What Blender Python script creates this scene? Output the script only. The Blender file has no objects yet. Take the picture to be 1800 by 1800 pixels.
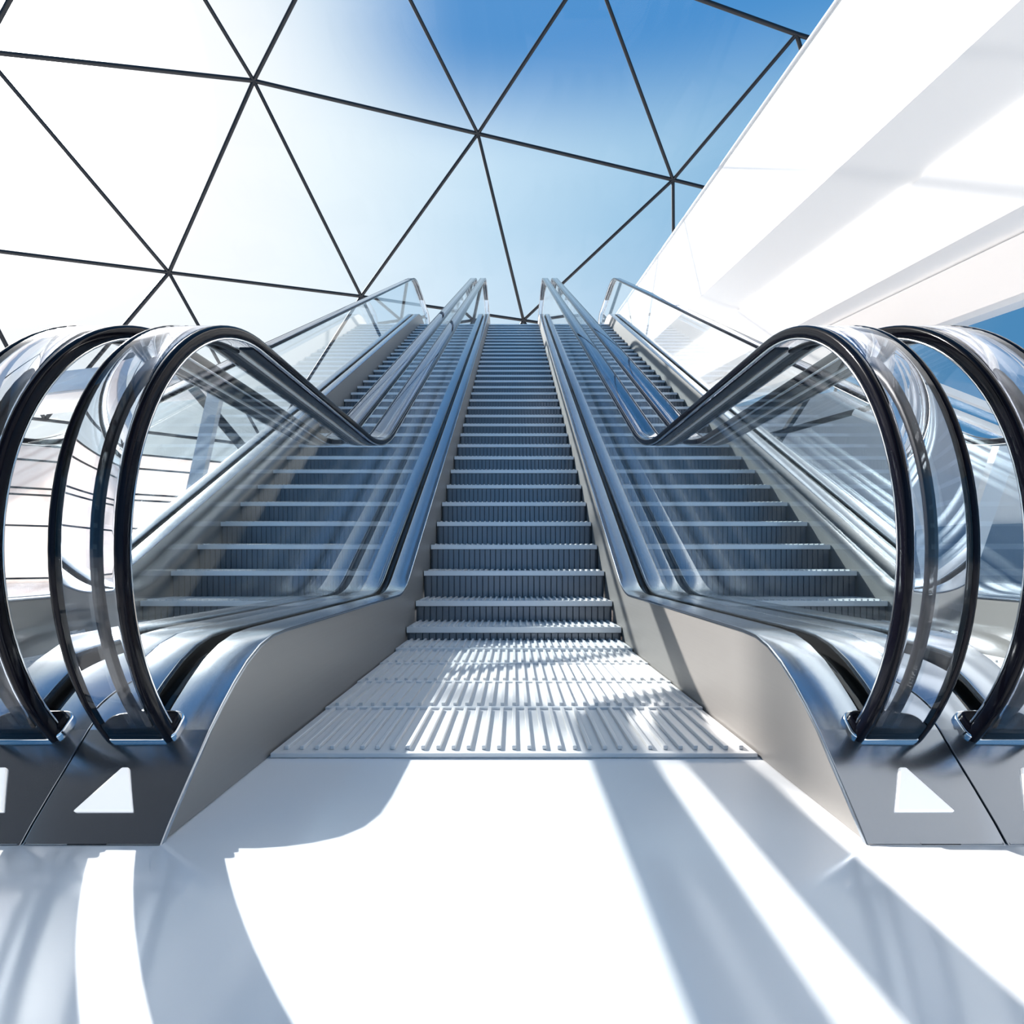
import bpy, bmesh, math
from mathutils import Vector
from mathutils.geometry import tessellate_polygon

scene = bpy.context.scene
COL = scene.collection
F = 1005.0            # focal length in pixels of the 1800 px frame
CX, HY = 903.5, 985.0 # principal column and horizon row in the frame
EYE = 0.482           # eye height above the hall floor
HW = 0.60             # half width between the skirts of one escalator
PITCH = 1.668         # distance between neighbouring escalators
G = math.tan(math.radians(30))
SUN = Vector((-1.21, 1.15, 1.05)).normalized()   # direction towards the sun

def S(r, g, b):
    def c(v):
        v /= 255.0
        return v/12.92 if v <= .04045 else ((v+.055)/1.055)**2.4
    return (c(r), c(g), c(b), 1.0)

# ------------------------------------------------------------------ materials
def principled(name, col, metal=0.0, rough=0.5, coat=0.0, noise=0.0, nscale=(1, 1, 1), spec=0.5):
    m = bpy.data.materials.new(name); m.use_nodes = True
    nt = m.node_tree; b = nt.nodes['Principled BSDF']
    b.inputs['Base Color'].default_value = col
    b.inputs['Metallic'].default_value = metal
    b.inputs['Roughness'].default_value = rough
    b.inputs['Coat Weight'].default_value = coat
    b.inputs['Coat Roughness'].default_value = 0.06
    b.inputs['Specular IOR Level'].default_value = spec
    if noise:
        tc = nt.nodes.new('ShaderNodeTexCoord'); mp = nt.nodes.new('ShaderNodeMapping')
        nz = nt.nodes.new('ShaderNodeTexNoise'); mr = nt.nodes.new('ShaderNodeMapRange')
        mp.inputs['Scale'].default_value = nscale
        nz.inputs['Scale'].default_value = 6.0; nz.inputs['Detail'].default_value = 3.0
        mr.inputs['To Min'].default_value = rough - noise; mr.inputs['To Max'].default_value = rough + noise
        nt.links.new(tc.outputs['Object'], mp.inputs['Vector'])
        nt.links.new(mp.outputs['Vector'], nz.inputs['Vector'])
        nt.links.new(nz.outputs['Fac'], mr.inputs['Value'])
        nt.links.new(mr.outputs['Result'], b.inputs['Roughness'])
    return m

def glass_pane(name, tint, ior=1.5, gain=1.0):
    m = bpy.data.materials.new(name); m.use_nodes = True
    nt = m.node_tree; nt.nodes.clear()
    out = nt.nodes.new('ShaderNodeOutputMaterial'); mix = nt.nodes.new('ShaderNodeMixShader')
    tr = nt.nodes.new('ShaderNodeBsdfTransparent'); gl = nt.nodes.new('ShaderNodeBsdfGlossy')
    # Schlick reflectance from the facing angle: the same from both sides of the sheet
    lw = nt.nodes.new('ShaderNodeLayerWeight'); lw.inputs['Blend'].default_value = .5
    pw = nt.nodes.new('ShaderNodeMath'); pw.operation = 'POWER'; pw.inputs[1].default_value = 5.0
    mu = nt.nodes.new('ShaderNodeMath')
    tr.inputs['Color'].default_value = tint
    gl.inputs['Roughness'].default_value = 0.0
    gl.inputs['Color'].default_value = (1, 1, 1, 1)
    f0 = ((ior-1)/(ior+1))**2*gain
    mu.operation = 'MULTIPLY_ADD'; mu.inputs[1].default_value = (1-f0)*min(gain, 1); mu.inputs[2].default_value = f0; mu.use_clamp = True
    L = nt.links.new
    L(lw.outputs['Facing'], pw.inputs[0]); L(pw.outputs[0], mu.inputs[0]); L(mu.outputs[0], mix.inputs['Fac'])
    L(tr.outputs[0], mix.inputs[1]); L(gl.outputs[0], mix.inputs[2]); L(mix.outputs[0], out.inputs['Surface'])
    return m

def rail_glass(name, tint, ior):
    m = bpy.data.materials.new(name); m.use_nodes = True
    nt = m.node_tree; nt.nodes.clear()
    out = nt.nodes.new('ShaderNodeOutputMaterial'); g = nt.nodes.new('ShaderNodeBsdfGlass')
    g.inputs['Color'].default_value = tint; g.inputs['Roughness'].default_value = 0.0
    g.inputs['IOR'].default_value = ior
    nt.links.new(g.outputs[0], out.inputs['Surface'])
    return m

def frosted(name, col, trans=0.5):
    m = bpy.data.materials.new(name); m.use_nodes = True
    nt = m.node_tree; nt.nodes.clear()
    out = nt.nodes.new('ShaderNodeOutputMaterial'); mix = nt.nodes.new('ShaderNodeMixShader')
    d = nt.nodes.new('ShaderNodeBsdfDiffuse'); t = nt.nodes.new('ShaderNodeBsdfTranslucent')
    d.inputs['Color'].default_value = col; t.inputs['Color'].default_value = col
    mix.inputs['Fac'].default_value = trans
    nt.links.new(d.outputs[0], mix.inputs[1]); nt.links.new(t.outputs[0], mix.inputs[2])
    nt.links.new(mix.outputs[0], out.inputs['Surface'])
    return m

M = {
 'floor':   principled('polished_white_floor', (.86, .865, .87, 1), 0.0, .12, noise=.03),
 'tread':   principled('aluminium_tread', (.76, .75, .74, 1), .15, .42),
 'riser':   principled('grooved_riser', (.18, .19, .21, 1), .75, .28),
 'riser_gap': principled('riser_groove', (.10, .105, .115, 1), .4, .45),
 'nosing':  principled('step_nosing', (.86, .87, .88, 1), .25, .28),
 'skirt':   principled('brushed_skirt', (.27, .258, .247, 1), .30, .42, noise=.04, nscale=(1, .3, 30)),
 'deck':    principled('brushed_deck', (.43, .465, .51, 1), .95, .16, noise=.02, nscale=(30, .3, .3)),
 'groove':  principled('black_rubber_channel', (.006, .006, .007, 1), 0.0, .6, spec=.2),
 'chrome':  principled('chrome', (.88, .88, .88, 1), 1.0, .10),
 'rubber':  principled('black_gloss_rubber', (.003, .003, .006, 1), 0.0, .09, spec=.12),
 'strip':   principled('dark_guide_strip', (.010, .011, .015, 1), 0, .3, spec=.3),
 'track':   principled('navy_track', (.008, .010, .018, 1), 0.0, .18, spec=.4),
 'arrow':   principled('glowing_white_enamel', (.85, .85, .85, 1), 0.0, .35),
 'pane':    glass_pane('balustrade_glass', (.965, .985, .993, 1), 1.5, 1.2),
 'rail':    rail_glass('clear_rail_glass', (.92, .93, .955, 1), 1.32),
 'strut':   principled('black_steel', (.012, .012, .014, 1), .2, .45),
 'sky_pane': glass_pane('dome_glass', (.985, .99, 1.0, 1), 1.3, .5),
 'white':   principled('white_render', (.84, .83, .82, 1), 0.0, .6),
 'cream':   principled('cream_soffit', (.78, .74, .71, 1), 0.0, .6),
 'greige':  principled('pale_grey_slab', (.62, .60, .58, 1), 0.0, .6),
 'grey':    principled('blue_grey_paint', (.56, .575, .60, 1), 0.0, .5),
 'wall_shade': principled('slate_blue_shade', (.16, .24, .33, 1), 0.0, .35),
 'frost':   frosted('frosted_panel', (.88, .80, .765, 1), .72),
 'shell':   principled('truss_cladding', (.42, .43, .45, 1), .5, .45),
 'dark':    principled('charcoal_slab', (.02, .021, .024, 1), 0.0, .5),
}

b = M['arrow'].node_tree.nodes['Principled BSDF']      # faint glow added so the arrows read white in shade
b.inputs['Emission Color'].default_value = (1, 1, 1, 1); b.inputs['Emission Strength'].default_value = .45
# ------------------------------------------------------------------ helpers
def link(o, parent=None):
    COL.objects.link(o)
    if parent is not None: o.parent = parent
    return o

def tag(o, label=None, cat=None, group=None, kind=None):
    if label: o['label'] = label
    if cat: o['category'] = cat
    if group: o['group'] = group
    if kind: o['kind'] = kind
    return o

def mesh_obj(name, verts, faces, mats, parent=None, fmat=None, smooth=None, bevel=None):
    me = bpy.data.meshes.new(name)
    me.from_pydata([tuple(v) for v in verts], [], faces)
    bm = bmesh.new(); bm.from_mesh(me)
    bmesh.ops.recalc_face_normals(bm, faces=bm.faces)
    bm.to_mesh(me); bm.free()
    if not isinstance(mats, (list, tuple)): mats = [mats]
    for m in mats: me.materials.append(m)
    if fmat:
        for p, i in zip(me.polygons, fmat): p.material_index = i
    if smooth is not None:
        me.shade_smooth(); me.set_sharp_from_angle(angle=math.radians(smooth))
    o = bpy.data.objects.new(name, me)
    link(o, parent)
    if bevel:
        b = o.modifiers.new('edge', 'BEVEL'); b.width = bevel; b.segments = 2
        b.limit_method = 'ANGLE'; b.angle_limit = math.radians(50)
    return o

def empty(name, loc, parent=None):
    o = bpy.data.objects.new(name, None); o.location = loc; o.empty_display_size = .1
    return link(o, parent)

class MB:
    def __init__(s): s.v = []; s.f = []; s.m = []
    def add(s, verts, faces, mi=0):
        n = len(s.v); s.v += [tuple(v) for v in verts]
        s.f += [tuple(i+n for i in f) for f in faces]; s.m += [mi]*len(faces)
    def box(s, x0, x1, y0, y1, z0, z1, mi=0):
        v = [(x0,y0,z0),(x1,y0,z0),(x1,y1,z0),(x0,y1,z0),(x0,y0,z1),(x1,y0,z1),(x1,y1,z1),(x0,y1,z1)]
        s.add(v, [(0,3,2,1),(4,5,6,7),(0,1,5,4),(1,2,6,5),(2,3,7,6),(3,0,4,7)], mi)
    def strip(s, top, bot, x0, x1, mi=0):
        """solid between two polylines in the YZ plane, running from x0 to x1"""
        n = len(top); v = []
        for (t, b) in zip(top, bot):
            v += [(x0, *t), (x1, *t), (x1, *b), (x0, *b)]
        f = []
        for i in range(n-1):
            a = 4*i; c = a+4
            for k in range(4):
                j = (k+1) % 4
                f.append((a+k, a+j, c+j, c+k))
        f += [(0,1,2,3), (4*n-4, 4*n-1, 4*n-2, 4*n-3)]
        s.add(v, f, mi)
    def cap(s, pts, ns, x0, x1, th, c0, c1, mi=0):
        """thin cover following a polyline, with rounded edges c0 and c1 at its two sides"""
        sg = 1 if x1 > x0 else -1
        sec = []
        for (x, c, d) in ((x0, c0, sg), (x1, c1, -sg)):
            e = [(x, 0)] if not c else [(x+d*c*(1-math.sin(a)), -c*(1-math.cos(a))) for a in (math.pi/2, math.pi/3, math.pi/6, 0)]
            sec += e if d == sg else e[::-1]
        sec += [(x1, -th), (x0, -th)]
        v, f = sweep(sec, pts, ns); s.add(v, f, mi)
    def beam(s, a, b, w, h, up=Vector((0,0,1)), mi=0):
        a = Vector(a); b = Vector(b); t = (b-a).normalized()
        sx = t.cross(up)
        if sx.length < 1e-4: sx = t.cross(Vector((0,1,0)))
        sx.normalize(); u = sx.cross(t).normalized()
        v = []
        for p in (a, b):
            for (i, j) in ((-1,-1),(1,-1),(1,1),(-1,1)):
                v.append(p + sx*(i*w/2) + u*(j*h/2))
        s.add(v, [(0,1,2,3),(4,7,6,5),(0,4,5,1),(1,5,6,2),(2,6,7,3),(3,7,4,0)], mi)
    def prism(s, poly0, poly1, mi=0):
        """loft between two polygons given as 3D points"""
        n = len(poly0)
        f = [(i, (i+1) % n, n+(i+1) % n, n+i) for i in range(n)]
        f += [tuple(reversed(range(n))), tuple(range(n, 2*n))]
        s.add(list(poly0)+list(poly1), f, mi)
    def build(s, name, mats, parent=None, smooth=None, bevel=None):
        return mesh_obj(name, s.v, s.f, mats, parent, s.m, smooth, bevel)

def fillet(pts, radii, seg=10):
    out = [pts[0]]
    for i in range(1, len(pts)-1):
        p = Vector(pts[i]); a = (Vector(pts[i-1])-p).normalized(); b = (Vector(pts[i+1])-p).normalized()
        r = radii[i]
        if not r: out.append(tuple(p)); continue
        th = a.angle(b); t = r/math.tan(th/2)
        c = p + (a+b).normalized()*(r/math.sin(th/2))
        s0 = p+a*t-c; s1 = p+b*t-c
        tot = s0.angle(s1)
        for k in range(seg+1):
            u = k/seg
            q = (s0*math.sin((1-u)*tot)+s1*math.sin(u*tot))/math.sin(tot)
            out.append(tuple(c+q))
    out.append(pts[-1]); return out

def densify(pts, step):
    out = [pts[0]]
    for a, b in zip(pts, pts[1:]):
        n = max(1, int((Vector(b)-Vector(a)).length/step))
        for k in range(1, n+1):
            u = k/n; out.append((a[0]+(b[0]-a[0])*u, a[1]+(b[1]-a[1])*u))
    return out

def normals2(pts):
    ns = []
    for i in range(len(pts)):
        a = Vector(pts[max(i-1, 0)]); b = Vector(pts[min(i+1, len(pts)-1)])
        t = (b-a).normalized(); ns.append(Vector((-t.y, t.x)))
    return ns

def at(px, py, d):
    """point at distance d in front of the eye along the ray through a frame position"""
    return Vector(((px-CX)*d/F, d, EYE+(HY-py)*d/F))

# ------------------------------------------------------------------ profiles (Y, Z) of one escalator
Z0 = EYE
PAD = [(.966,-.482),(.990,-.456),(1.034,-.4137),(1.083,-.3684),(1.121,-.332),(1.169,-.294),(1.221,-.2575),
       (1.280,-.223),(1.345,-.1965),(1.415,-.181),(1.50,-.177)]
ZTOP = 5.84
decky = lambda z: 3.655+(z-.127)/G
deck_corner0 = (decky(-.177), -.177); deck_corner1 = (decky(ZTOP+.13), ZTOP+.13)
T = PAD[:-1] + fillet([PAD[-1], deck_corner0, deck_corner1, (16.3, ZTOP+.13)], [0, .62, 1.2, 0], 10)
T = [(y, z+Z0) for y, z in densify(T, .06) if y < 1.6] + [(y, z+Z0) for y, z in densify(T, .5) if y >= 1.6]
TN = normals2(T)
def offset(pts, ns, w): return [(p[0]+n.x*w, p[1]+n.y*w) for p, n in zip(pts, ns)]
nos = lambda y: -.067+G*(y-3.745)+Z0
B = [(y, max(.002, min(nos(y)-.42, ZTOP+Z0-.75))) for y, z in T]
def Tz(y):
    for a, b in zip(T, T[1:]):
        if a[0] <= y <= b[0]: return a[1]+(b[1]-a[1])*(y-a[0])/(b[0]-a[0])
    return T[-1][1]

RC, RR = (1.52, .02), .56
ph0 = math.asin(.385/RR)
arc = [(RC[0]-RR*math.cos(-ph0+(math.pi/2+ph0)*k/40), RC[1]+RR*math.sin(-ph0+(math.pi/2+ph0)*k/40)) for k in range(41)]
ZR = 6.75; yc = 2.92+(ZR-.58)/G
mid = fillet([arc[-1], (2.92, .58), (yc, ZR), (15.5, ZR)], [0, 1.1, 1.6, 0], 14)
r2 = .44
arc2 = [(15.5+r2*math.sin(math.radians(a)), ZR-r2+r2*math.cos(math.radians(a))) for a in range(6, 133, 7)]
RAIL = [(y, z+Z0) for y, z in densify(arc[:-1]+mid+arc2, .6)]
RN = normals2(RAIL)

def sweep(section, path, ns):
    """section: closed list of (x, w); w is measured along the outward normal"""
    n = len(section); v = []; f = []
    for p, nn in zip(path, ns):
        for (x, w) in section: v.append((x, p[0]+nn.x*w, p[1]+nn.y*w))
    for i in range(len(path)-1):
        for k in range(n):
            j = (k+1) % n
            f.append((i*n+k, i*n+j, (i+1)*n+j, (i+1)*n+k))
    f += [tuple(range(n)), tuple(reversed(range((len(path)-1)*n, len(path)*n)))]
    return v, f

def roundrect(cx, w, t0, t1, r, seg=4):
    """rounded rectangle section, x centred on cx with width w, from t0 (outer) to t1 (inner)"""
    pts = []
    for (sx, ty, a0) in ((1, t0-r, 0), (-1, t0-r, 90), (-1, t1+r, 180), (1, t1+r, 270)):
        for k in range(seg+1):
            a = math.radians(a0+90*k/seg)
            pts.append((cx+sx*(w/2-r)+r*math.cos(a), ty+r*math.sin(a)))
    return pts

# ------------------------------------------------------------------ escalator
RAILX = .7235; RW = .128
GR0, GR1 = .697, .748
OUT = .8325

def make_step_mesh(depth, rise, w, ribs=True, fluted=True):
    mb = MB()
    mb.box(-w, w, .012, depth, -.014, 0, 0)                # tread plate
    mb.box(-w, w, .018, .034, -rise, -.013, 2)             # riser backing
    mb.box(-w, -w+.012, .030, depth*.8, -.06, -.013, 2); mb.box(w-.012, w, .030, depth*.8, -.06, -.013, 2)
    n = 31; sp = 2*w/(n+.6)
    for i in range(n):
        x = -w+sp*(i+.8)
        mb.box(x-.0055, x+.0055, .024, depth-.002, 0, .0105, 0)
        if fluted and rise > .05:
            mb.box(x-sp*.41, x+sp*.41, .006, .019, -rise, -.034, 1)
    me = bpy.data.meshes.new('step'); me.from_pydata(mb.v, [], mb.f)
    for m in (M['tread'], M['riser'], M['riser_gap']): me.materials.append(m)
    for p, i in zip(me.polygons, mb.m): p.material_index = i
    return me

def make_nosing_mesh(w, h):
    mb = MB(); mb.box(-w, w, 0, .020, -h, .0015, 0)
    me = bpy.data.meshes.new('nosing'); me.from_pydata(mb.v, [], mb.f); me.materials.append(M['nosing'])
    return me

def make_escalator():
    root = empty('escalator', (0, 0, 0))
    w = HW-.006
    # comb plate
    mb = MB()
    mb.box(-w, w, 1.392, 1.80, .001, .012)
    sp = 2*w/31.6
    for i in range(31):
        x = -w+sp*(i+.8); mb.box(x-.0055, x+.0055, 1.418, 1.792, .012, .0225)
    comb = mb.build('comb_plate', M['tread'], root, bevel=.002)
    # flat and climbing steps
    flat = make_step_mesh(.366, .014, w, True, False); flatn = make_nosing_mesh(w, .008)
    low = make_step_mesh(.335, .075, w); low1 = make_step_mesh(.335, .13, w)
    high = make_step_mesh(.335, .19, w); nz = make_nosing_mesh(w, .030)
    fl = [(1.80, -.4645), (2.165, -.4605), (2.53, -.4565)]
    st = [(2.87, -.443), (3.165, -.371), (3.46, -.247), (3.77, -.071)]
    y, z = 4.088, .110
    while z < ZTOP-.02: st.append((y, z)); y += .32; z += .1848
    # the top steps level out into the upper landing
    zt = st[-1][1]; yt = st[-1][0]
    for k, dz in enumerate((.12, .05, .01, 0)): zt += dz; yt += .325; st.append((yt, zt))
    def add_step(me, nm, y, z):
        s = bpy.data.objects.new('step', me); s.location = (0, y, z+Z0); link(s, root)
        n = bpy.data.objects.new('nosing', nm); link(n, s)
        n['label'] = 'bright smooth step edge'
    for (y, z) in fl: add_step(flat, flatn, y, z)
    for k, (y, z) in enumerate(st):
        add_step(low if k == 0 else low1 if k == 1 else high, nz, y, z)
    for sgn in (-1, 1):
        X = lambda a: sgn*a
        k0 = next(i for i, p in enumerate(T) if p[0] > 1.115)
        # skirt: the wall panel next to the steps
        mb = MB(); mb.strip(offset(T, TN, -.008), B, X(HW), X(GR0-.008)); mb.build('skirt_panel', M['skirt'], root, 30)
        mb = MB(); mb.strip(offset(T, TN, -.05), B, X(GR0-.008), X(GR1+.008))
        tc_ = T[k0:]; tn_ = TN[k0:]
        for (a, b) in ((GR0-.008, GR0-.002), (GR1+.002, GR1+.008)):
            mb.strip(offset(tc_, tn_, -.010), offset(tc_, tn_, -.052), X(a), X(b))
        mb.build('rail_channel', M['groove'], root, 30)
        mb = MB(); mb.strip(offset(T, TN, -.008), B, X(GR1+.008), X(OUT-.004)); mb.build('side_cladding', M['shell'], root, 30)
        k = next(i for i, p in enumerate(T) if p[0] > 1.115)
        mb = MB()
        mb.cap(T[:k+1], TN[:k+1], X(HW-.003), X(OUT), .010, .004, .002)
        mb.cap(T[k:], TN[k:], X(HW-.003), X(GR0), .010, .004, .003)
        mb.cap(T[k:], TN[k:], X(GR1), X(OUT), .010, .003, .002)
        mb.build('deck_cover', M['deck'], root, 25)
        # direction arrow: raised white triangle on the sloping foot of the deck
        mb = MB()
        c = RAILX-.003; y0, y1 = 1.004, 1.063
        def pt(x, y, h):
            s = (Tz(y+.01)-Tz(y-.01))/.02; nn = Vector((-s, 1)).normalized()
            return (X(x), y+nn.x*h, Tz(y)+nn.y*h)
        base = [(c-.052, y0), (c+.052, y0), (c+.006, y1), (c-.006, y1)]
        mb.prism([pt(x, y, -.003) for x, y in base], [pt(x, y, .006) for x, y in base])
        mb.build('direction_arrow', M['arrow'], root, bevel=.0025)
        # glass panel
        inn = offset(RAIL, RN, -.020)
        lo = [(y, z-.03) for y, z in T if 1.16 < y < RAIL[-1][0]-.01]
        poly = inn + list(reversed(lo))
        tris = tessellate_polygon([[Vector((p[0], p[1], 0)) for p in poly]])
        n = len(poly); x0, x1 = X(RAILX-.006), X(RAILX+.006)
        v = [(x0, *p) for p in poly]+[(x1, *p) for p in poly]
        f = [tuple(t) for t in tris]+[tuple(i+n for i in reversed(t)) for t in tris]
        f += [(i, (i+1) % n, n+(i+1) % n, n+i) for i in range(n)]
        mesh_obj('glass_panel', v, f, M['pane'], root)
        # handrail
        v, f = sweep(roundrect(X(RAILX), RW-.026, -.001, -.021, .004), RAIL, RN)
        rail = mesh_obj('handrail', v, f, M['rail'], root, smooth=40)
        for q in (-1, 1):
            v, f = sweep(roundrect(X(RAILX)+q*(RW/2-.008), .016, 0, -.027, .0075), RAIL, RN)
            g = mesh_obj('edge_bead', v, f, M['rubber'], rail, smooth=40); g['label'] = 'glossy black edge of the rail'
        ia = next(i for i in range(len(RAIL)) if i > 20 and RAIL[i][0] > 1.47)
        ib = next(i for i in range(len(RAIL)) if RAIL[i][0] > 15.4)
        P1, N1 = RAIL[:ia+1], RN[:ia+1]; P2, N2 = RAIL[ia:ib], RN[ia:ib]
        v, f = sweep(roundrect(X(RAILX), .018, -.0305, -.040, .003, 2), P1, N1)
        g = mesh_obj('guide_strip', v, f, M['strip'], rail, smooth=40); g['label'] = 'thin dark strip under the curved end of the rail'
        for q in (-1, 1):
            v, f = sweep(roundrect(X(RAILX)+q*.0265, .037, -.024, -.031, .002, 2), P2, N2)
            g = mesh_obj('track', v, f, M['track'], rail, smooth=40); g['label'] = 'dark navy track under the rail'
            v, f = sweep(roundrect(X(RAILX)+q*(RW/2-.005), .006, -.0265, -.0315, .002, 2), RAIL, RN)
            g = mesh_obj('edge_trim', v, f, M['chrome'], rail, smooth=40); g['label'] = 'fine bright line along the rail edge'
        v, f = sweep(roundrect(X(RAILX), .012, -.024, -.034, .002, 2), P2, N2)
        g = mesh_obj('guide_strip', v, f, M['nosing'], rail, smooth=40); g['label'] = 'pale strip along the middle of the rail underside'
        # rubber boot and chrome collar where the rail enters the deck
        by, bz = RAIL[0]
        nn = TN[min(range(len(T)), key=lambda i: abs(T[i][0]-by))]
        tt = Vector((nn.y, -nn.x))
        def ring(wid, dep, h0, h1, r, cy):
            sec = []
            for (sx, sy, a0) in ((1, 1, 0), (-1, 1, 90), (-1, -1, 180), (1, -1, 270)):
                for k in range(6):
                    a = math.radians(a0+90*k/5)
                    sec.append((sx*(wid/2-r)+r*math.cos(a), sy*(dep/2-r)+r*math.sin(a)))
            pts = []
            for h in (h0, h1):
                pts.append([(X(RAILX)+x, cy[0]+tt.x*y_+nn.x*h, cy[1]+tt.y*y_+nn.y*h) for x, y_ in sec])
            q = MB(); q.prism(pts[0], pts[1]); return q
        cen = (by+.012, Tz(by+.012))
        ring(.142, .066, -.004, .010, .022, cen).build('collar', M['chrome'], rail, 40, bevel=.003)['label'] = 'chrome collar at the foot'
        ring(.132, .052, .008, .022, .018, cen).build('boot', M['rubber'], rail, 40, bevel=.004)['label'] = 'black rubber boot at the foot'
    # underside between the two sides
    i0 = next(i for i, p in enumerate(T) if B[i][1] > .02)
    mb = MB(); bb = B[i0:]; mb.strip([(y, z+.05) for y, z in bb], bb, -HW, HW)
    mb.build('underside_panel', M['shell'], root, 30)
    mb = MB(); mb.box(-w, w, yt+.33, 16.3, ZTOP+Z0-.05, zt+Z0); mb.build('landing_plate', M['tread'], root)
    return root

def copy_tree(o, parent=None):
    c = o.copy(); COL.objects.link(c); c.parent = parent
    for ch in list(o.children): copy_tree(ch, c)
    return c

esc = make_escalator()
tag(esc, 'middle escalator of the three, climbing straight ahead with its ribbed plate sunlit', 'escalator', 'three parallel escalators')
for sx, lab in ((-1, 'left escalator of the three, running up beside the frosted white panels'),
                (1, 'right escalator of the three, running up under the white overhead gallery')):
    e = copy_tree(esc); e.location = (sx*PITCH, 0, 0); tag(e, lab, 'escalator', 'three parallel escalators')

# ------------------------------------------------------------------ setting
mb = MB(); mb.box(-22, 22, -9, 40, -.25, 0)
tag(mb.build('floor', M['floor']), 'polished white hall floor', 'floor', kind='structure')
mb = MB(); mb.box(-2.55, 2.55, 16.3, 24, ZTOP+Z0-.5, ZTOP+Z0+.13)
tag(mb.build('floor_upper', M['white']), 'upper landing slab behind the heads of the escalators', 'floor', kind='structure')
for k, (x, y) in enumerate(((-2, 17.5), (2, 17.5), (-2, 23), (2, 23))):
    mb = MB(); mb.box(x-.2, x+.2, y-.2, y+.2, 0, ZTOP+Z0-.5)
    tag(mb.build('trim_%d' % (k+1), M['white']), 'white pillar under the upper landing, %s %s' % ('front' if y < 20 else 'rear', 'left' if x < 0 else 'right'), 'pillar', kind='structure')

# glass dome: nodes on a sphere, each strut and pane its own part
SC, SR = Vector((0, 2, 0)), 27.0
def on_dome(px, py):
    o = Vector((0, 0, EYE)); d = Vector(((px-CX)/F, 1, (HY-py)/F)).normalized()
    oc = o-SC; b = oc.dot(d); c = oc.dot(oc)-SR*SR
    return o+d*(-b+math.sqrt(b*b-c))
rows = [
 [(-330,690),(79,738),(467,785),(780,825),(1080,862),(1400,905)],
 [(-80,432),(297,479),(635,521),(920,563),(1185,602),(1480,650)],
 [(-560,30),(-32,90),(446,142),(840,235),(1183,316),(1500,395),(1830,480)],
 [(-420,-420),(180,-300),(620,-200),(1040,-70),(1400,60),(1760,170)],
]
P = [[on_dome(*q) for q in r] for r in rows]
tri = []; edges = set()
def addtri(a, b, c):
    tri.append((a, b, c))
    for e in ((a, b), (b, c), (a, c)): edges.add(tuple(sorted(e)))
for i in range(5):                      # lower row to middle row
    addtri((0, i), (0, i+1), (1, i))
    addtri((0, i+1), (1, i), (1, i+1))
for i in range(6):
    addtri((1, i), (2, i), (2, i+1))
    if i < 5: addtri((1, i), (1, i+1), (2, i+1))
for i in range(6):
    addtri((2, i), (2, i+1), (3, i))
    if i < 5: addtri((3, i), (3, i+1), (2, i+1))
dome = empty('ceiling', (0, 2, 0))
tag(dome, 'faceted glass dome of black struts over the hall', 'ceiling', kind='structure')
def child(o, parent):
    o.parent = parent; o.matrix_parent_inverse = parent.matrix_world.inverted()
    o.location = o.location - parent.location
    return o
def tube(name, a, b, r, m, parent, n=8):
    t = (b-a).normalized(); sx = t.orthogonal().normalized(); sy = t.cross(sx)
    v = []; 
    for p in (a, b):
        for k in range(n):
            an = 2*math.pi*k/n; v.append(p+sx*(r*math.cos(an))+sy*(r*math.sin(an)))
    f = [(k, (k+1) % n, n+(k+1) % n, n+k) for k in range(n)]+[tuple(reversed(range(n))), tuple(range(n, 2*n))]
    return mesh_obj(name, v, f, m, parent, smooth=50)
off = Vector((0, 2, 0))
for (a, b) in sorted(edges):
    tube('strut', P[a[0]][a[1]]-off, P[b[0]][b[1]]-off, .068, M['strut'], dome)
for (a, b, c) in tri:
    q = [P[k[0]][k[1]]-off for k in (a, b, c)]
    ce = (q[0]+q[1]+q[2])/3; q = [ce+(p-ce)*.985 for p in q]
    mesh_obj('pane', [p*1.004 for p in q], [(0, 1, 2)], M['sky_pane'], dome)

# overhead gallery on the right: a long white body with a faceted soffit
VP = (-.033, 1.0, .129)
def gal(px, py, k, d=12.0):
    """edge line of the gallery: position at distance d, with k its distance scale"""
    return Vector((VP[0]*d+(px-CX+.033*F)*12.0/F*k, d, EYE+VP[2]*d+(HY-py-.129*F)*12.0/F*k))
def gallery_section(pts, d): return [gal(x, y, k, d) for x, y, k in pts]
gy = (-3.0, 40.0)
body = [(1160,445,1.55),(1310,448,1.06),(1402,470,.99),(1515,512,.899),(1560,524,.872),(1697,563,.787),(1740,560,.84),(1740,470,1.55)]
gallery = empty('ceiling_gallery', (0, 0, 0))
tag(gallery, 'white gallery sloping overhead along the right side above the right escalator', 'gallery', kind='structure')
mb = MB(); mb.prism(gallery_section(body, gy[0]), gallery_section(body, gy[1]))
mb.build('gallery_body', M['white'], gallery)
mb = MB(); sec = [(1158,445,1.545),(1181,445,1.545),(1183,443,1.57),(1158,443,1.57)]
mb.prism(gallery_section(sec, gy[0]+.1), gallery_section(sec, gy[1]-.1)); mb.build('parapet', M['grey'], gallery)
def soffit(name, p, q, k0, k1, m, t=.02):
    s = [(p[0], p[1], k0-t), (q[0], q[1], k1-t), (q[0], q[1], k1+t), (p[0], p[1], k0+t)]
    mb = MB(); mb.prism(gallery_section(s, gy[0]+.2), gallery_section(s, gy[1]-.2)); return mb.build(name, m, gallery)
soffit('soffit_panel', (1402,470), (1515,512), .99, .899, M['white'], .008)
soffit('soffit_panel', (1560,524), (1680,558), .872, .80, M['cream'], .008)

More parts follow.
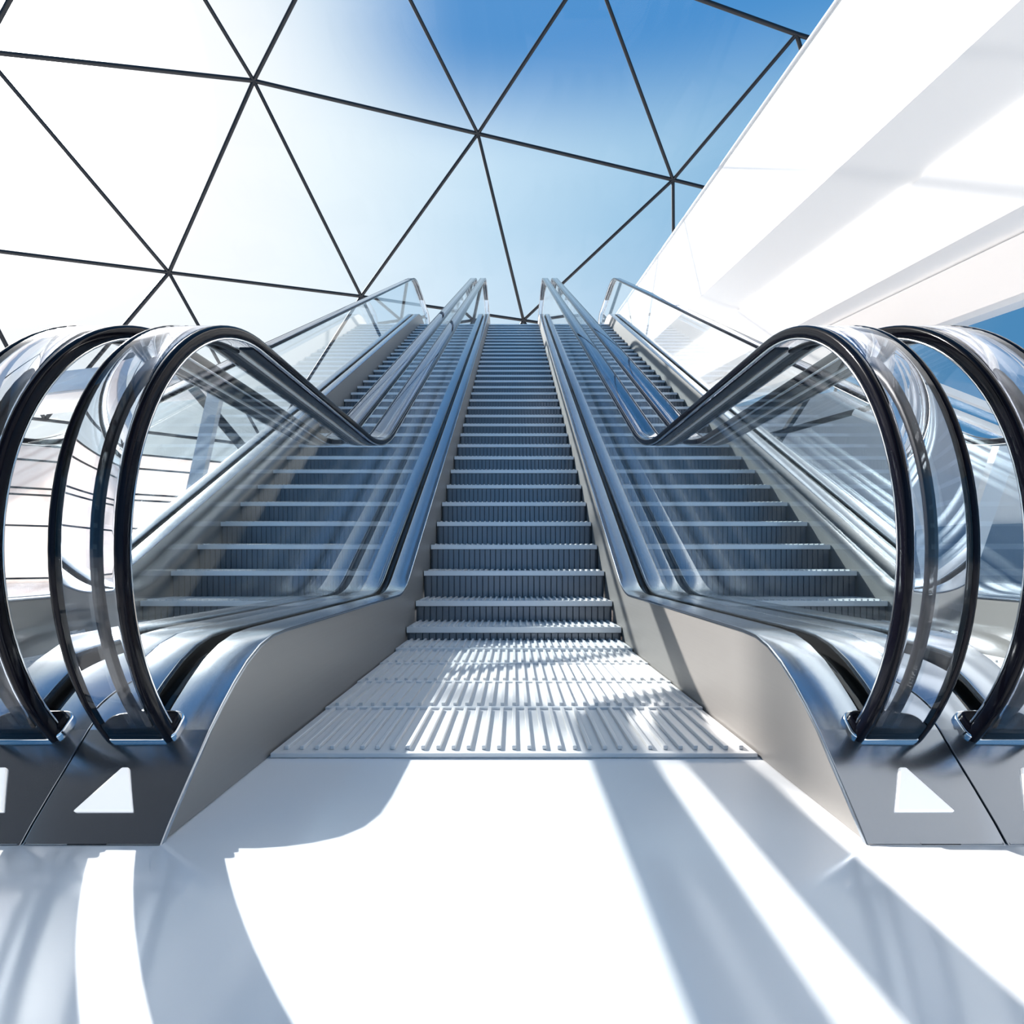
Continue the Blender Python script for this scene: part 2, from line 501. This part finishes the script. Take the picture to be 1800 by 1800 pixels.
# frosted wall on the left, panels and mullions
wl = empty('wall_left', (0, 0, 0)); tag(wl, 'white frosted panel wall on the left with thin black mullions', 'wall', kind='structure')
a = Vector((-17.0, 7.2, 0)); dr = Vector((.8, .6, 0)); nrm = Vector((.6, -.8, 0)); Lw = 20.0
def wallpt(s, h, o): return a+dr*s+Vector((0, 0, h))+nrm*o
mb = MB(); mb.prism([wallpt(0, 0, 0), wallpt(Lw, 0, 0), wallpt(Lw, 0, -.1), wallpt(0, 0, -.1)],
                    [wallpt(0, 2.95, 0), wallpt(Lw, 2.95, 0), wallpt(Lw, 2.95, -.1), wallpt(0, 2.95, -.1)])
mb.build('frosted_panel', M['frost'], wl)
for h in (2.95, 2.62, 2.02, 1.88, 1.22, .10):
    mb = MB(); mb.beam(wallpt(0, h, .03), wallpt(Lw, h, .03), .04, .04); mb.build('mullion', M['strut'], wl)

# slanted fascia beam and leaning column on the left
fb = empty('roof_beam', (0, 0, 0)); tag(fb, 'blue-grey beam with a cream underside above the frosted wall on the left', 'beam')
d0, d1 = 12.5, 11.2
A0, A1 = at(-120, 700, d0), at(385, 640, d1)
mb = MB()
q0 = [at(-120,678,d0), at(-120,712,d0), at(-120,745,d0+2.6), at(-120,712,d0+2.6)]
q1 = [at(330,628,d1), at(330,664,d1), at(395,694,d1+2.6), at(395,660,d1+2.6)]
mb.prism(q0, q1)
mb.build('fascia', M['grey'], fb)
mb = MB(); mb.prism([at(-118,713,d0+.05), at(-118,745,d0+2.55), at(-118,748,d0+2.55), at(-118,716,d0+.05)],
                    [at(330,665,d1+.05), at(393,694,d1+2.55), at(393,697,d1+2.55), at(330,668,d1+.05)])
mb.build('soffit', M['cream'], fb)

def leaning_column(name, top, bot, wpx, d, label, mats):
    o = MB(); t0 = at(top[0], top[1], d); b0 = at(bot[0], bot[1], d)
    s = b0+(b0-t0)*((b0.z)/(t0.z-b0.z)) ; w = wpx*d/F
    def q(p): return [p+Vector((-w/2, 0, 0)), p+Vector((w/2, 0, 0)), p+Vector((w/2, .14, 0)), p+Vector((-w/2, .14, 0))]
    o.prism(q(s), q(t0)); ob = o.build(name, mats)
    tag(ob, label, 'column'); return ob
leaning_column('leaning_column', (378,683), (329,905), 24, 10.6, 'blue-grey leaning column under the roof beam on the left', M['grey'])
leaning_column('leaning_column', (1775,780), (1700,1000), 34, 9.0, 'white leaning column beside the shaded wall base on the right', M['white'])

# dark braces
def brace(p, q, d0, d1, r, label):
    mb = MB(); mb.beam(at(p[0], p[1], d0), at(q[0], q[1], d1), r, r); o = mb.build('brace', M['strut']); tag(o, label, 'brace'); return o
brace((300,636), (470,838), 11.0, 11.6, .18, 'black diagonal brace crossing behind the leaning column on the left')
brace((1447,655), (1330,835), 13.5, 12.5, .11, 'steep bronze-black brace seen through the glass on the right')
brace((1320,775), (1560,708), 12.3, 12.0, .11, 'shallow black brace crossing the steep one on the right')

# right-hand wall
wr = empty('wall_right', (0, 0, 0)); tag(wr, 'white wall on the right, its shaded base coloured slate blue', 'wall', kind='structure')
def wr_pt(s, h, o): return Vector((17.0, 7.2, 0))+Vector((-.8, .6, 0))*s+Vector((0, 0, h))+Vector((-.6, -.8, 0))*o
def slab(s0, s1, h0, h1, o0, o1, name, m):
    mb = MB(); mb.prism([wr_pt(s0, h0, o0), wr_pt(s1, h0, o0), wr_pt(s1, h0, o1), wr_pt(s0, h0, o1)],
                        [wr_pt(s0, h1, o0), wr_pt(s1, h1, o0), wr_pt(s1, h1, o1), wr_pt(s0, h1, o1)])
    return mb.build(name, m, wr)
slab(0, 20, 0, 3.1, 0, -.3, 'wall_panel', M['white'])
slab(0, 20, 0, 1.25, .12, .01, 'wall_base', M['wall_shade'])  # slate blue puts the shade on the lower white wall into colour
slab(9.5, 15.5, 1.2, 4.6, .10, .01, 'wall_panel', M['grey'])  # grey tone stands in for shade on this stretch of white wall

# slatted white sunshade
ss = empty('sunshade', (0, 0, 0)); tag(ss, 'white slatted sunshade by the right wall behind the outer handrail', 'sunshade')
for k in range(4):
    mb = MB(); mb.beam(at(1500, 622+k*34, 10.5+k*.35), at(1880, 772+k*34, 9.0+k*.35), .16, .10)
    mb.build('slat', M['white'], ss)

# slabs added overhead, out of view, to tone reflections in the deck feet
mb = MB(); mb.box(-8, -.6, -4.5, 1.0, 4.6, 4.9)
tag(mb.build('added_slab_left', M['dark']), 'added dark slab overhead on the left, out of view', 'ceiling', kind='structure')
mb = MB(); mb.box(.6, 8, -4.5, 1.0, 4.6, 4.9)
tag(mb.build('added_slab_right', M['greige']), 'added pale slab overhead on the right, out of view', 'ceiling', kind='structure')

# ------------------------------------------------------------------ sun and sky
sl = bpy.data.lights.new('sun', 'SUN'); sl.energy = 9.2; sl.angle = math.radians(.55); sl.color = (1.0, .95, .89)
so = bpy.data.objects.new('sun', sl); link(so); so.rotation_euler = (-SUN).to_track_quat('-Z', 'Y').to_euler()
so.location = (-8, 6, 9)

wd = bpy.data.worlds.new('sky'); scene.world = wd; wd.use_nodes = True
nt = wd.node_tree; nt.nodes.clear(); L = nt.links.new
out = nt.nodes.new('ShaderNodeOutputWorld'); bg = nt.nodes.new('ShaderNodeBackground')
tc = nt.nodes.new('ShaderNodeTexCoord'); dot = nt.nodes.new('ShaderNodeVectorMath'); dot.operation = 'DOT_PRODUCT'
dot.inputs[1].default_value = SUN
mr = nt.nodes.new('ShaderNodeMapRange'); mr.inputs['From Min'].default_value = -1; mr.inputs['From Max'].default_value = 1
cr = nt.nodes.new('ShaderNodeValToRGB'); el = cr.color_ramp.elements
def stop(dv, c):
    e = el.new((dv+1)/2); e.color = c
el[0].position = 0; el[0].color = S(150, 198, 236)
el[1].position = 1; el[1].color = (12.0, 11.6, 11.0, 1)
stop(-.55, S(112, 170, 222)); stop(-.1, S(70, 130, 182)); stop(.23, S(74, 132, 178)); stop(.50, S(122, 172, 210)); stop(.675, S(160, 198, 225))
stop(.79, S(186, 215, 235)); stop(.86, S(208, 228, 241)); stop(.914, S(228, 240, 246)); stop(.965, S(246, 248, 250))
stop(.988, (2.0, 1.96, 1.9, 1))
sep = nt.nodes.new('ShaderNodeSeparateXYZ')
hz = nt.nodes.new('ShaderNodeMapRange'); hz.inputs['From Min'].default_value = .0; hz.inputs['From Max'].default_value = .5
hz.inputs['To Min'].default_value = .9; hz.inputs['To Max'].default_value = 0.0
mx = nt.nodes.new('ShaderNodeMix'); mx.data_type = 'RGBA'
mx.inputs['B'].default_value = S(247, 249, 251)
L(tc.outputs['Generated'], dot.inputs[0]); L(dot.outputs['Value'], mr.inputs['Value']); L(mr.outputs[0], cr.inputs[0])
L(tc.outputs['Generated'], sep.inputs[0]); L(sep.outputs['Z'], hz.inputs['Value'])
# haze near the horizon only towards the sun side
hs = nt.nodes.new('ShaderNodeMapRange'); hs.inputs['From Min'].default_value = .2; hs.inputs['From Max'].default_value = .75
hm = nt.nodes.new('ShaderNodeMath'); hm.operation = 'MULTIPLY'
L(dot.outputs['Value'], hs.inputs['Value']); L(hs.outputs[0], hm.inputs[0]); L(hz.outputs[0], hm.inputs[1])
L(hm.outputs[0], mx.inputs['Factor']); L(cr.outputs[0], mx.inputs['A'])
# the sky deepens to a saturated blue overhead, away from the sun's glow
zb = nt.nodes.new('ShaderNodeMapRange'); zb.interpolation_type = 'SMOOTHSTEP'
zb.inputs['From Min'].default_value = .56; zb.inputs['From Max'].default_value = .68
sg = nt.nodes.new('ShaderNodeMapRange'); sg.interpolation_type = 'SMOOTHSTEP'
sg.inputs['From Min'].default_value = .82; sg.inputs['From Max'].default_value = .96
sg.inputs['To Min'].default_value = .92; sg.inputs['To Max'].default_value = 0
zm = nt.nodes.new('ShaderNodeMath'); zm.operation = 'MULTIPLY'
m2 = nt.nodes.new('ShaderNodeMix'); m2.data_type = 'RGBA'; m2.inputs['B'].default_value = S(62, 134, 198)
L(sep.outputs['Z'], zb.inputs['Value']); L(dot.outputs['Value'], sg.inputs['Value'])
L(zb.outputs[0], zm.inputs[0]); L(sg.outputs[0], zm.inputs[1]); L(zm.outputs[0], m2.inputs['Factor'])
L(mx.outputs['Result'], m2.inputs['A']); L(m2.outputs['Result'], bg.inputs['Color'])
bg.inputs['Strength'].default_value = .9
L(bg.outputs[0], out.inputs['Surface'])

# ------------------------------------------------------------------ camera and colour management
cam = bpy.data.cameras.new('camera'); co = bpy.data.objects.new('camera', cam); link(co)
co.location = (0, 0, EYE); co.rotation_euler = (math.radians(90), 0, 0)
cam.sensor_width = 36; cam.lens = 36*F/1800
cam.shift_y = (HY-900)/1800; cam.shift_x = -(CX-900)/1800
cam.clip_start = .05; cam.clip_end = 200
scene.camera = co
vs = scene.view_settings
vs.view_transform = 'Standard'; vs.look = 'None'; vs.gamma = 1.0; vs.use_curve_mapping = False
vs.exposure = 0.28
scene.cycles.transparent_max_bounces = 32
scene.cycles.max_bounces = 14; scene.cycles.transmission_bounces = 12; scene.cycles.glossy_bounces = 8
scene.cycles.caustics_refractive = False; scene.cycles.caustics_reflective = False
